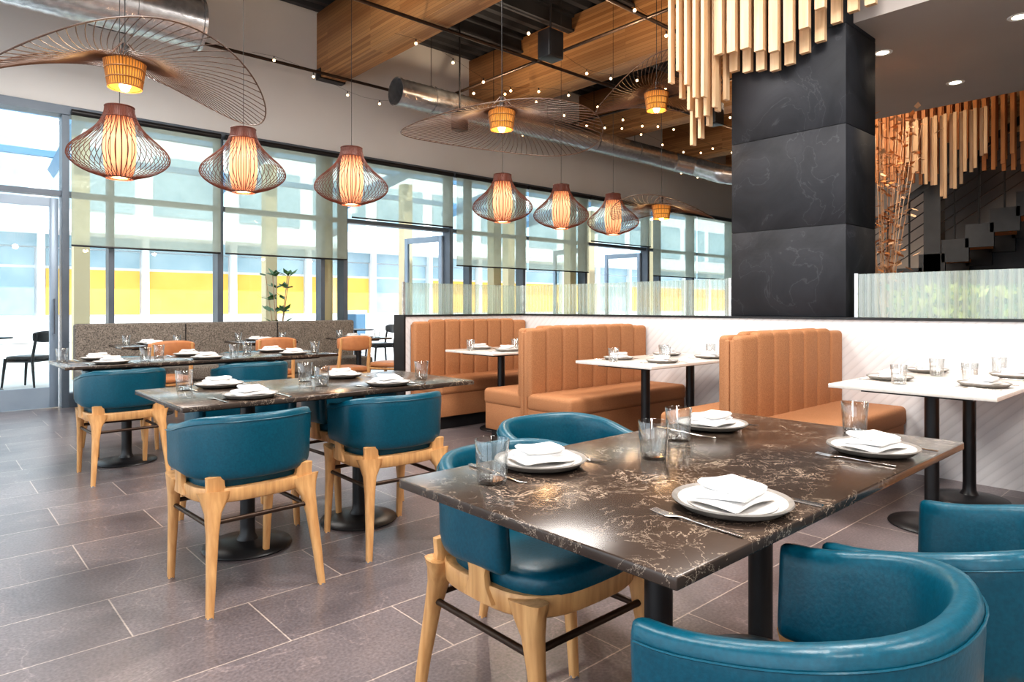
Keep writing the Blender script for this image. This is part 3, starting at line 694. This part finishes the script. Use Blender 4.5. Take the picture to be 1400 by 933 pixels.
# ------------------------------------------------------------ exterior
b=MB(); Y0=26
b.box(-40,70,Y0,Y0+.5,0,14,0)
b.box(-40,70,Y0-.1,Y0,3.1,3.5,2); b.box(-40,70,Y0-1.6,Y0,3.5,3.75,0)
for i in range(-12,24):
    x=i*3.0
    b.box(x+.15,x+2.85,Y0-.06,Y0,.9,2.4,1 if (i%5 not in(0,)) else 2); b.box(x+.15,x+2.85,Y0-.05,Y0,2.5,3.05,2)
    b.box(x-.1,x+.1,Y0-.3,Y0,0,3.5,0)
    for z in(4.4,7.4,10.4): b.box(x+.3,x+2.7,Y0-.06,Y0,z,z+2.1,2)
b.obj('street_building',['facade','yellow','facadeglass'])
b=MB()
for x in(-2.5,1.9,5.0,8.1,11.2,14.3,17.4): b.box(x,x+.22,12.6,12.82,-.02,3.9,1); b.sweep([(x+.1,9.55,4.6),(x+.1,15.5,3.8)],sup(4,1),[(.1,.16)]*2,0)
for y,z in((10.2,4.62),(11.6,4.42),(13.2,4.22),(15,3.98)): b.box(-5,20,y,y+.12,z-.02,z+.1,0)
b.obj('street_canopy',['canopy','cream'])
put(BC,'patio_chair',(1.25,12.0,-.02),.8); put(BC,'patio_chair',(.4,12.6,-.02),-.6)
b=MB(); b.lathe([(1e-4,.73),(.35,.73),(.35,.75),(1e-4,.75)],0,24); b.cyl((0,0,.02),(0,0,.73),.03,m=0); b.lathe([(1e-4,0),(.25,0),(.22,.03),(1e-4,.03)],0,24)
tm=b.mesh('patio_table',['black']); put(tm,'patio_table',(.7,11.8,-.02)); put(tm,'patio_table',(6.3,11.5,-.02)); 
for x,y,a in((5.7,11.4,-1.5),(6.9,11.6,1.5),(6.3,12.2,3.1)): put(BC,'patio_chair',(x,y,-.02),a)
b=MB(); b.box(-.35,.35,-.02,.02,0,1.1,0,.005,1); b.box(-.3,.3,-.025,-.02,.35,1.0,1); b.box(-.25,.25,-.4,.0,0,.04,0)
b.obj('sidewalk_sign',['facade','canopy'],(7.9,14.5,-.02))
# ------------------------------------------------------------ lights
w=bpy.data.worlds.new('World'); S.world=w; w.use_nodes=True; nt=w.node_tree; bg=nt.nodes['Background']
sk=nt.nodes.new('ShaderNodeTexSky')
try:
    sk.sky_type='HOSEK_WILKIE'; sk.turbidity=4; sk.sun_direction=(0.2,-.6,.75)
except Exception: pass
mxw=nt.nodes.new('ShaderNodeMixRGB'); mxw.inputs['Fac'].default_value=.65; nt.links.new(sk.outputs[0],mxw.inputs['Color1']); mxw.inputs['Color2'].default_value=(.86,.94,1,1)
nt.links.new(mxw.outputs[0],bg.inputs[0]); bg.inputs[1].default_value=3.7
sun=light('sun','SUN',(0,0,20),4.6,(1,.96,.9),angle=.02); sun.rotation_euler=Vector((-.15,.66,-.74)).to_track_quat('-Z','Y').to_euler()
for x,y,e in((.5,.8,115),(3.2,1.2,115),(.3,4.2,105),(3.4,3.9,95),(-1,-2,100),(3,-2,100),(1.2,6.8,85)):
    light('unseen_fill_area','AREA',(x,y,4.35 if y<6 else 3.9),e,(1,.95,.90),size=1.0)  # added soft fill above the view, no real fixtures
for x in(6,9.5,13): 
    light('added_fill_spot','SPOT',(x,6.4,4.35),240,(1,.88,.74),spot_size=2.4,spot_blend=.6,shadow_soft_size=.05)  # added fill spots for the far room
for x,y in((6.1,2.09),(7.43,1.9),(10.6,2.0),(12,3)):
    light('downlight_beam','SPOT',(x,y,3.28),80,(1,.80,.58),spot_size=2.2,spot_blend=.6,shadow_soft_size=.05)
light('stair_fill_light','POINT',(8.2,3.3,3.6),45,(1,.72,.48),shadow_soft_size=.1)  # added fill light to brighten the stair area, no lamp there
for x,y in((5.9,5.0),(8.8,5.0),(5.9,7.4),(3,6.6),(11.5,6)):
    l=light('ceiling_upfill','SPOT',(x,y,3.95),85,(1,.78,.55),spot_size=2.6,spot_blend=.7,shadow_soft_size=.05); l.rotation_euler=(pi,0,0)  # added upward fill to lift beams and deck, no fixtures
# ------------------------------------------------------------ camera
cd=bpy.data.cameras.new('camera'); cam=bpy.data.objects.new('camera',cd); S.collection.objects.link(cam)
cam.location=(0,0,1.155); cam.rotation_euler=(pi/2,0,-math.atan2(.6686,.7437)); cd.sensor_width=36; cd.lens=909/1400*36; cd.shift_y=-46.5/1400; cd.clip_start=.02; cd.clip_end=300
S.camera=cam
